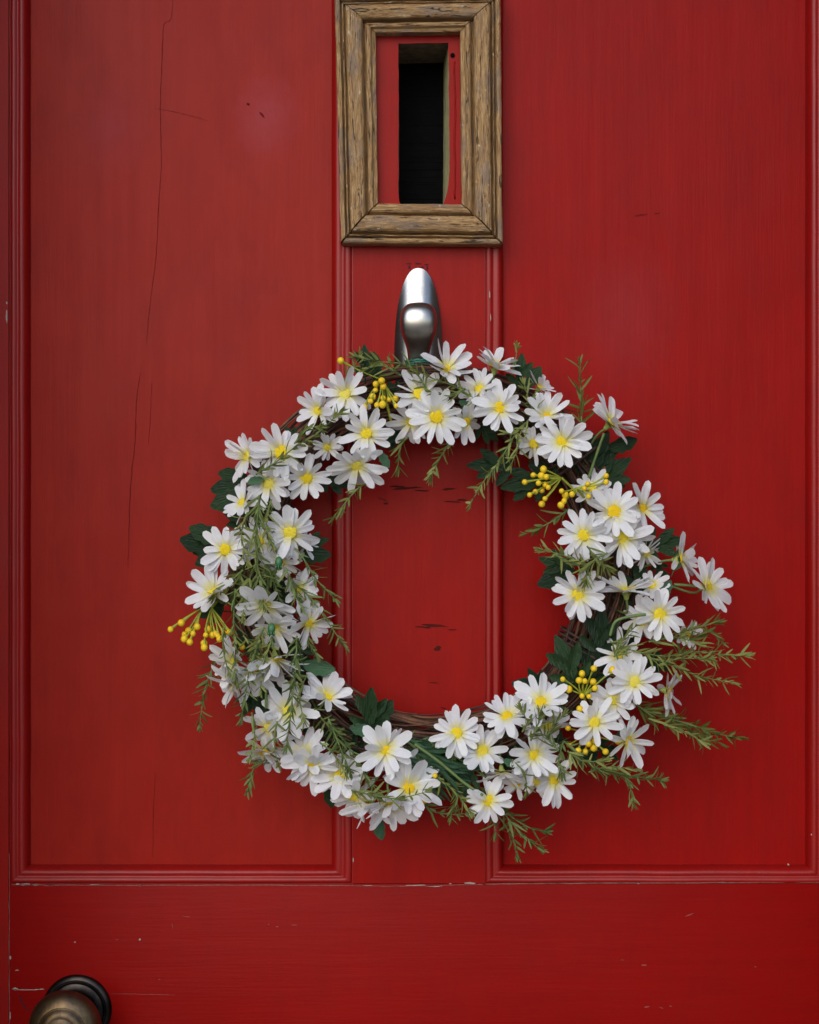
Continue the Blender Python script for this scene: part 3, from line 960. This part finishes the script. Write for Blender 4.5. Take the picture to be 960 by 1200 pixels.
# ---- leaves
def lobed_leaf_mesh(seed, lobes):
    """lobes: (start along midrib, angle deg, length, width); unit length along +Y"""
    rnd = random.Random(seed)
    verts, faces = [], []
    for li, (s0, ang, ln, wd) in enumerate(lobes):
        base = len(verts)
        NL = 7
        ca, sa = math.cos(R(ang)), math.sin(R(ang))
        zoff = 0.006 * li
        crv = rnd.uniform(-0.22, 0.02)
        for i in range(NL + 1):
            t = i / NL
            w = wd * 1.08 * max(0.06, 1 - abs((t - 0.50) / 0.50) ** 2.0) ** 0.62
            w *= 1 + 0.13 * math.sin(t * 19 + li)
            for u in (-1, -0.5, 0, 0.5, 1):
                lx, ly = u * w, t * ln
                z = zoff + crv * (ly + s0) ** 2 + abs(u) * w * 0.45 + rnd.uniform(-1, 1) * 0.006
                verts.append((lx * ca - ly * sa, s0 + lx * sa + ly * ca, z))
        for i in range(NL):
            for j in range(4):
                a = base + i * 5 + j
                faces.append((a, a + 1, a + 6, a + 5))
    # stalk
    tube([Vector((0, -0.28, -0.02)), Vector((0, 0, 0)), Vector((0, 0.3, -0.01))], [0.022, 0.022, 0.012], 5, True, verts, faces)
    me = bpy.data.meshes.new('leaf')
    me.from_pydata(verts, [], faces)
    me.polygons.foreach_set('use_smooth', [True] * len(me.polygons))
    return me
LOBED = [(0.0, 0, 1.0, 0.155), (0.30, 34, 0.58, 0.115), (0.26, -36, 0.60, 0.115), (0.04, 58, 0.52, 0.10), (0.02, -60, 0.50, 0.10)]
LEAFM = {}
for nm_, mt_ in (('dark', M['leaf']), ('light', M['leaf_light'])):
    LEAFM[nm_] = []
    for s_ in range(4):
        me = lobed_leaf_mesh(s_, LOBED)
        me.materials.append(mt_)
        LEAFM[nm_].append(me)
    me = lobed_leaf_mesh(9, [(0.0, 0, 1.0, 0.24)])
    me.materials.append(mt_)
    LEAFM[nm_ + '_single'] = [me]

def leaf(px, py, tx, ty, dmm, kind='dark', tilt=0, roll=0):
    """blade from base pixel to tip pixel"""
    d = dmm / 1000
    a, b_ = W(px, py, d), W(tx, ty, d)
    v = b_ - a
    L = v.length
    y = (v.normalized() + Vector((0, -math.tan(R(tilt)), 0))).normalized()
    z0 = Vector((0, -1, 0))
    x = y.cross(z0).normalized()
    z = x.cross(y)
    rot = Matrix((x, y, z)).transposed().to_4x4() @ Matrix.Rotation(R(roll), 4, 'Y')
    o = mesh_obj('leaf', random.choice(LEAFM[kind]), None, wreath)
    o.matrix_local = Matrix.Translation(a) @ rot @ Matrix.Diagonal((L, L, L, 1))
    return o

LEAVES = [
    (608, 452, 612, 414, 50, 'dark', 5, 0), (615, 455, 634, 430, 50, 'dark_single', 5, 0), (690, 572, 738, 536, 40, 'dark', 8, -10), (684, 560, 712, 505, 42, 'dark', 5, 10), (690, 560, 732, 590, 38, 'dark', 0, 0), (712, 525, 747, 516, 44, 'dark_single', 5, 20),
    (640, 560, 586, 572, 42, 'dark', 6, 0), (600, 548, 548, 543, 44, 'dark', 6, 15), (650, 565, 620, 545, 48, 'dark', 5, 0), (672, 668, 632, 654, 44, 'dark', 5, 0), (672, 670, 630, 685, 44, 'dark_single', 5, 10),
    (756, 640, 802, 632, 50, 'dark', 10, 0), (740, 655, 764, 620, 50, 'dark_single', 5, 10), (742, 690, 758, 660, 46, 'dark', 5, 0), (700, 765, 706, 712, 56, 'dark', 8, 0), (720, 760, 690, 740, 54, 'dark', 4, 0),
    (674, 800, 652, 745, 58, 'dark', 10, 5), (690, 800, 698, 750, 52, 'dark', 5, 0), (636, 815, 618, 782, 54, 'dark', 10, 5), (640, 812, 600, 800, 48, 'dark_single', 5, 5),
    (292, 562, 256, 554, 40, 'dark_single', 5, 0), (290, 570, 247, 574, 42, 'dark_single', 5, 0), (290, 578, 247, 594, 44, 'dark_single', 5, 0), (262, 634, 222, 618, 42, 'dark_single', 5, 0), (258, 642, 211, 632, 40, 'dark_single', 5, 0), (258, 648, 229, 662, 44, 'dark_single', 5, 0), (255, 640, 226, 648, 38, 'dark_single', 5, 0),
    (300, 615, 262, 600, 40, 'dark', 5, 0), (350, 650, 388, 650, 50, 'dark_single', 8, 0), (352, 640, 385, 632, 46, 'dark', 5, 0), (378, 560, 412, 570, 48, 'dark', 5, 0), (355, 778, 393, 785, 60, 'light_single', 10, 10),
    (432, 855, 436, 802, 60, 'dark', 16, 0), (438, 850, 461, 820, 60, 'dark_single', 14, 10), (438, 858, 410, 852, 62, 'light_single', 5, 0), (520, 905, 482, 866, 58, 'dark', 6, 0), (540, 905, 500, 880, 60, 'dark', 6, 0), (555, 905, 530, 935, 58, 'dark', 5, 0),
    (305, 800, 285, 838, 54, 'dark', 6, 0), (320, 800, 300, 845, 52, 'dark', 5, 0), (388, 910, 389, 947, 48, 'dark_single', 0, 0), (445, 955, 446, 985, 62, 'light_single', 0, 25), (330, 730, 338, 765, 56, 'dark', 4, 0), (350, 755, 352, 795, 54, 'dark', 4, 0),
    (428, 440, 427, 404, 56, 'dark', 6, 0), (442, 445, 436, 412, 52, 'dark_single', 6, 0), (262, 716, 228, 712, 44, 'dark', 4, 0), (260, 700, 236, 720, 42, 'dark', 4, 0), (470, 470, 450, 440, 46, 'dark', 3, 0), (540, 470, 545, 440, 46, 'dark', 3, 0),
    (560, 500, 590, 520, 48, 'dark', 4, 0), (470, 505, 440, 530, 46, 'dark', 4, 0), (350, 520, 330, 495, 46, 'dark', 4, 0), (380, 500, 402, 530, 48, 'dark', 4, 0), (735, 740, 745, 770, 54, 'dark', 4, 0), (760, 770, 790, 790, 50, 'dark', 4, 0), (700, 880, 660, 890, 52, 'dark', 4, 0), (700, 870, 730, 895, 52, 'dark', 4, 0),
    (650, 880, 660, 850, 52, 'dark', 4, 0), (610, 870, 590, 895, 54, 'dark', 4, 0), (600, 890, 612, 930, 50, 'dark', 4, 0), (480, 880, 500, 920, 56, 'dark', 4, 0), (420, 880, 400, 850, 56, 'dark', 4, 0), (390, 870, 372, 850, 56, 'dark', 4, 0), (355, 850, 340, 880, 52, 'dark', 4, 0), (330, 690, 315, 660, 50, 'dark', 4, 0),
    (300, 700, 275, 680, 48, 'dark', 4, 0), (320, 690, 345, 715, 50, 'dark', 4, 0), (290, 740, 275, 770, 48, 'dark', 4, 0), (310, 600, 330, 585, 50, 'dark', 4, 0), (330, 600, 352, 595, 48, 'dark', 4, 0), (700, 610, 660, 640, 50, 'dark', 4, 0), (770, 660, 780, 690, 46, 'dark', 4, 0), (724, 700, 745, 720, 52, 'dark', 4, 0),
    (790, 668, 800, 640, 52, 'light_single', 8, 20), (775, 700, 786, 680, 60, 'light_single', 8, 0), (720, 870, 745, 850, 56, 'light_single', 8, 0), (590, 890, 606, 898, 70, 'light_single', 10, 0), (310, 560, 290, 566, 72, 'light_single', 5, 10), (445, 530, 456, 548, 64, 'light_single', 5, 0), (553, 478, 538, 470, 62, 'light_single', 5, 0),
]
for i_, l_ in enumerate(LEAVES):
    x0, y0, x1, y1, dp, kd, tl_, rl_ = l_
    if kd == 'dark' and i_ > 46:          # filler behind the flowers: smaller, lower
        x1, y1, dp = x0 + (x1 - x0) * 0.8, y0 + (y1 - y0) * 0.8, dp - 8
    leaf(x0, y0, x1, y1, dp, kd, tl_, rl_)
# grass-like long blades low in the wreath
for k in range(26):
    x0, y0 = random.uniform(470, 505), random.uniform(868, 905)
    x1, y1 = x0 + random.uniform(30, 80), y0 + random.uniform(-2, 40)
    leaf(x0, y0, x1, y1, random.uniform(58, 68), 'light_single', random.uniform(-8, 8), random.uniform(-75, 75)).scale.x *= 0.2

# ---- needle sprigs (stem with short narrow leaves)
def sprig(pts_px, dmm, mat='needle', ln=13, every=3.4, thick=1.5, taper=True, dtip=None, branch=True):
    d0 = dmm / 1000
    d1 = d0 if dtip is None else dtip / 1000
    m = len(pts_px)
    ctrl = [W(x, y, d0 + (d1 - d0) * i / max(1, m - 1)) for i, (x, y) in enumerate(pts_px)]
    for c_ in ctrl[1:]:
        c_ += Vector((random.uniform(-1, 1), random.uniform(-2, 2), random.uniform(-1, 1))) * 0.0016
    pts = spline(ctrl, 10)
    L = [0.0]
    for i in range(1, len(pts)):
        L.append(L[-1] + (pts[i] - pts[i - 1]).length)
    tot = L[-1]
    v_, f_ = tube(pts, [thick * S * (0.75 - 0.45 * q / tot) for q in L], 5)
    st = pyd('needle_sprig', v_, f_, M['stem'], wreath)
    verts, faces = [], []
    def needle(p, dirv, l, w):
        side = dirv.cross(Vector((random.uniform(-1, 1), random.uniform(-1, 1), random.uniform(-1, 1)))).normalized()
        nn = dirv.cross(side)
        droop = nn * l * random.uniform(-0.45, 0.45)
        b0 = len(verts)
        for t, ww in ((0, 0.45), (0.3, 1.0), (0.65, 0.9), (0.9, 0.5)):
            c = p + dirv * l * t + droop * t * t
            verts.extend([c - side * ww * w, c + nn * ww * w * 0.35, c + side * ww * w])
        verts.append(p + dirv * l + droop)
        for i in range(3):
            for j in range(2):
                a = b0 + i * 3 + j
                faces.append((a, a + 1, a + 4, a + 3))
        faces.append((b0 + 9, b0 + 10, b0 + 12))
        faces.append((b0 + 10, b0 + 11, b0 + 12))
    pos = every * S * 0.5
    az = random.uniform(0, 6.28)
    while pos < tot:
        i = max(1, next((k for k in range(len(L)) if L[k] >= pos), len(L) - 1))
        t = (pos - L[i - 1]) / max(1e-9, L[i] - L[i - 1])
        p = pts[i - 1].lerp(pts[i], t)
        ax = (pts[i] - pts[i - 1]).normalized()
        q = ax.orthogonal().normalized()
        f = pos / tot
        size = ln * S * random.uniform(0.5, 1.65) * (1.0 - 0.35 * f if taper else 1)
        for k in range(2):
            az += math.pi + random.uniform(-0.5, 0.5)
            out = Matrix.Rotation(az, 3, ax) @ q
            sp = R(random.gauss(42, 18))
            dirv = (ax * math.cos(sp) + out * math.sin(sp)).normalized()
            needle(p, dirv, size, random.uniform(0.9, 1.7) * S)
        az += 1.9
        pos += every * S * random.choice((0.5, 0.8, 1.0, 1.4, 1.9))
    for k in range(5):
        ax = (pts[-1] - pts[-3]).normalized()
        dirv = (ax + Vector((random.uniform(-1, 1), random.uniform(-1, 1), random.uniform(-1, 1))) * 0.35).normalized()
        needle(pts[-1], dirv, ln * S * random.uniform(0.5, 0.8), 1.2 * S)
    nd = pyd('needles', verts, faces, M[mat], st)
    tag(nd, kind='stuff')
    return st

SPRIGS = [
    ([(500, 455), (478, 432), (450, 422), (416, 417)], 66, 'needle', 16, 4), ([(560, 470), (535, 455), (510, 446), (488, 434)], 70, 'needle', 14, 4),
    ([(682, 500), (680, 465), (680, 430)], 46, 'needle', 20, 5.5), ([(620, 492), (604, 512), (585, 537), (568, 562), (552, 588)], 72, 'needle', 16, 4.2), ([(530, 515), (520, 528), (512, 542), (507, 556)], 68, 'needle', 15, 3.2),
    ([(432, 565), (420, 575), (404, 590), (389, 607)], 66, 'needle', 15, 4.5), ([(478, 512), (470, 525), (467, 548)], 60, 'needle', 17, 5), ([(300, 556), (325, 540), (350, 522), (375, 508), (396, 482)], 84, 'needle', 15, 4.6),
    ([(304, 580), (301, 610), (302, 640), (304, 672), (308, 705)], 84, 'needle_deep', 17, 3.0), ([(300, 600), (308, 620), (318, 640), (327, 652)], 82, 'needle_deep', 13, 5), ([(285, 668), (268, 682), (250, 697)], 76, 'needle', 16, 4),
    ([(276, 690), (274, 720), (275, 755), (277, 795)], 82, 'needle_deep', 16, 4.2), ([(345, 640), (358, 660), (372, 680), (390, 700)], 70, 'needle_deep', 15, 4.2), ([(340, 680), (362, 702), (382, 728), (404, 755)], 76, 'needle_deep', 15, 4.2),
    ([(262, 760), (248, 780), (242, 803), (238, 825), (232, 850)], 48, 'needle_deep', 15, 4.5), ([(305, 750), (293, 780), (287, 808), (284, 838)], 84, 'needle_deep', 16, 4.0), ([(348, 745), (345, 780), (343, 815), (341, 845), (337, 872)], 88, 'needle_deep', 17, 3.4),
    ([(368, 830), (385, 850), (405, 872), (425, 900), (442, 928)], 72, 'needle_deep', 16, 3.0), ([(412, 926), (440, 933), (470, 934), (496, 927)], 92, 'needle', 15, 4.2), ([(330, 890), (310, 890), (298, 900), (290, 925)], 60, 'needle_deep', 14, 4.5),
    ([(622, 868), (628, 850), (636, 838)], 84, 'needle', 18, 3.0), ([(640, 866), (646, 850), (660, 838)], 84, 'needle', 17, 3.2), ([(612, 858), (620, 846), (614, 834)], 82, 'needle', 15, 3.2), ([(655, 880), (640, 862), (628, 858)], 82, 'needle', 15, 3.0),
    ([(490, 930), (505, 947), (528, 955), (552, 952)], 62, 'needle_deep', 16, 3.8), ([(560, 920), (585, 948), (605, 970), (632, 996)], 54, 'needle_deep', 18, 4.2), ([(575, 930), (600, 955), (622, 972), (636, 972)], 50, 'needle_deep', 18, 4.8), ([(570, 940), (590, 965), (603, 985), (607, 1000)], 50, 'needle_deep', 16, 5.0),
    ([(715, 752), (745, 762), (780, 767), (817, 765), (845, 766), (872, 771)], 72, 'needle', 19, 3.6, 1.5, True, 56), ([(760, 770), (789, 783), (820, 793), (856, 797)], 66, 'needle', 17, 3.8, 1.5, True, 50), ([(738, 822), (770, 838), (805, 850), (840, 858), (866, 865)], 60, 'needle', 20, 3.0, 1.6, True, 46),
    ([(748, 830), (785, 838), (815, 858), (845, 872)], 52, 'needle', 17, 3.8, 1.5, True, 42), ([(660, 868), (690, 895), (720, 905), (748, 910), (773, 914)], 68, 'needle_deep', 19, 3.4, 1.6, True, 46), ([(715, 903), (735, 915), (744, 938)], 52, 'needle_deep', 15, 4), ([(778, 745), (805, 738), (838, 729)], 60, 'needle', 18, 4.0),
    ([(790, 775), (808, 752), (830, 742), (846, 748)], 56, 'needle', 16, 4.2), ([(690, 668), (668, 655), (634, 644)], 80, 'needle', 17, 3.6), ([(688, 640), (698, 655), (712, 668)], 90, 'needle', 19, 3.4), ([(712, 648), (695, 660), (686, 678)], 90, 'needle', 18, 3.6), ([(668, 596), (645, 612), (617, 623)], 60, 'needle', 17, 4.5),
    ([(310, 735), (299, 755), (296, 775)], 82, 'needle', 16, 3.4), ([(285, 745), (297, 756), (318, 757)], 82, 'needle', 15, 3.8), ([(345, 690), (352, 715), (360, 745), (372, 768)], 72, 'needle_deep', 15, 4.0), ([(628, 490), (622, 470), (614, 452)], 62, 'needle', 15, 4.2),
    ([(660, 870), (655, 890), (660, 905)], 74, 'needle_deep', 16, 4), ([(385, 842), (400, 880), (412, 905)], 78, 'needle_deep', 14, 3.6), ([(600, 440), (605, 420), (604, 408)], 54, 'needle', 10, 5), ([(310, 655), (325, 690), (335, 720)], 66, 'needle_deep', 16, 3.2), ([(290, 650), (282, 680), (290, 710)], 60, 'needle_deep', 16, 3.2),
    ([(330, 665), (300, 680), (272, 700)], 62, 'needle_deep', 16, 3.2), ([(400, 450), (412, 432), (422, 418)], 58, 'needle', 12, 4), ([(720, 770), (730, 748), (742, 735)], 80, 'needle', 14, 4), ([(505, 870), (535, 890), (560, 905)], 66, 'needle_deep', 14, 4),
    ([(480, 880), (500, 900), (512, 930)], 64, 'needle_deep', 15, 4.5), ([(470, 868), (500, 872), (530, 884)], 66, 'needle_deep', 14, 5),
]
SPRIGS += [
    ([(318, 585), (312, 612), (318, 640)], 86, 'needle', 14, 4.5), ([(290, 600), (284, 625), (288, 655)], 84, 'needle', 15, 4.5), ([(335, 665), (345, 690), (352, 712)], 84, 'needle_deep', 15, 4.5), ([(300, 660), (288, 690), (284, 722)], 86, 'needle', 16, 4.2),
    ([(262, 735), (262, 765), (268, 795)], 82, 'needle', 14, 5.0), ([(318, 750), (310, 778), (306, 810)], 86, 'needle', 15, 4.6), ([(360, 790), (352, 815), (356, 842)], 80, 'needle', 14, 4.8), ([(325, 845), (322, 868), (326, 890)], 84, 'needle', 14, 5.0), ([(295, 835), (300, 860), (296, 888)], 82, 'needle_deep', 14, 5.0),
    ([(375, 870), (392, 885), (402, 905)], 82, 'needle', 14, 4.8), ([(500, 905), (530, 925), (552, 950)], 70, 'needle', 16, 4.2), ([(520, 900), (535, 930), (530, 955)], 66, 'needle', 16, 4.2), ([(600, 890), (612, 905), (616, 925)], 82, 'needle', 14, 5.0), ([(665, 880), (682, 890), (705, 892)], 80, 'needle', 16, 4.0),
    ([(760, 752), (790, 748), (822, 752)], 70, 'needle', 17, 4.0), ([(770, 780), (795, 770), (830, 772)], 66, 'needle', 16, 4.2), ([(760, 842), (790, 850), (822, 868)], 64, 'needle', 17, 4.0), ([(690, 905), (715, 898), (742, 900)], 62, 'needle', 15, 4.2), ([(345, 520), (362, 505), (378, 500)], 86, 'needle', 13, 4.6),
    ([(470, 440), (452, 430), (432, 432)], 70, 'needle', 15, 4.6), ([(545, 455), (530, 462), (508, 458)], 78, 'needle', 14, 4.6), ([(600, 500), (606, 520), (598, 545)], 74, 'needle', 15, 4.6), ([(650, 650), (664, 660), (682, 662)], 86, 'needle', 15, 3.8), ([(560, 925), (578, 950), (582, 975)], 60, 'needle', 16, 4.6),
]
for s_ in SPRIGS:
    sprig(*s_)
# bare stems that show between the flowers
for pts_px, dmm in [([(690, 560), (700, 530), (708, 508)], 56), ([(715, 745), (722, 728), (742, 722), (757, 720)], 78), ([(486, 872), (515, 893), (545, 918), (566, 932)], 74), ([(313, 790), (312, 812), (312, 830)], 68), ([(790, 685), (805, 686), (816, 687)], 56), ([(545, 600), (580, 612), (600, 620)], 40)][:5]:
    v_, f_ = tube(spline([W(x, y, dmm / 1000) for x, y in pts_px], 8), 0.0012, 6)
    pyd('flower_stem', v_, f_, M['stem'], wreath)

# ---- yellow berry sprigs
bmb = bmesh.new()
bmesh.ops.create_uvsphere(bmb, u_segments=10, v_segments=7, radius=1.0)
BERRY = bpy.data.meshes.new('berry')
bmb.to_mesh(BERRY)
bmb.free()
BERRY.polygons.foreach_set('use_smooth', [True] * len(BERRY.polygons))
BERRY.materials.append(M['berry'])
def berries(root_px, pts, dmm, hub_px, rpx=3.9):
    d = dmm / 1000
    e = empty('berry_sprig', W(*hub_px, d - 0.012), wreath)
    inv = -e.location
    verts, faces = [], []
    hub = W(*hub_px, d - 0.010)
    rt = W(*root_px, d - 0.022)
    v_, f_ = tube([p + inv for p in spline([rt, rt.lerp(hub, 0.5), hub], 5)], 0.0011, 5)
    pyd('sprig_stem', v_, f_, M['stem_y'], e)
    for (x, y) in pts:
        dd = d + random.uniform(-0.006, 0.006)
        b_ = W(x, y, dd)
        mid = hub.lerp(b_, 0.55) + Vector((random.uniform(-1, 1), 0, random.uniform(-1, 1))) * 0.0015
        pp = spline([hub, mid, b_], 4)
        nn = len(pp)
        verts, faces = tube([p + inv for p in pp], [0.00065 + 0.0011 * max(0, (i / (nn - 1) - 0.7) / 0.3) for i in range(nn)], 5)
        pyd('berry_stalk', verts, faces, M['stem_y'], e)
        o = mesh_obj('berry', BERRY, None, e)
        r = sz(rpx, dd) * random.uniform(0.78, 1.15)
        o.location = b_ + inv
        o.scale = (r, r, r * random.uniform(0.92, 1.1))
def cv(pts, x0, y0, k):
    return [(x0 + x / k, y0 + y / k) for x, y in pts]
berries((460, 500), cv([(303, 143), (512, 245), (482, 262), (521, 274), (481, 294), (467, 327), (519, 335), (550, 342), (583, 337), (517, 367), (488, 370), (587, 375), (425, 380), (455, 350)], 330, 390, 4.364), 70, (447, 445))
berries((690, 590), cv([(340, 700), (380, 667), (428, 640), (441, 676), (405, 705), (418, 670), (435, 712), (363, 760), (390, 745), (420, 738), (450, 725), (435, 778), (420, 803)], 530, 390, 4), 72, (658, 560))
berries((690, 590), cv([(513, 742), (562, 757), (530, 760), (525, 788), (510, 808), (620, 730), (635, 708), (640, 768), (722, 670), (722, 700)], 530, 390, 4), 80, (676, 572))
berries((268, 690), cv([(40, 470), (90, 440), (125, 475), (165, 458), (145, 490), (105, 493), (105, 515), (130, 530)], 190, 620, 4), 66, (238, 712))
berries((268, 690), cv([(215, 470), (205, 497), (235, 497), (250, 492), (270, 515), (197, 535), (198, 555), (290, 487), (318, 485), (376, 553), (315, 550), (262, 500)], 190, 620, 4), 68, (248, 712))
berries((690, 835), cv([(270, 225), (221, 247), (141, 270), (166, 312), (209, 275), (233, 278), (221, 340), (250, 342), (275, 308), (267, 280), (348, 232)], 620, 720, 3.5556), 68, (684, 815))
berries((690, 835), cv([(212, 394), (163, 474), (168, 543), (205, 568), (235, 572), (248, 538), (270, 557), (319, 572), (371, 527), (268, 527)], 620, 720, 3.5556), 66, (686, 858))
berries((500, 900), [(510, 909), (498, 938), (494, 942), (284, 758)][:3], 68, (500, 915))
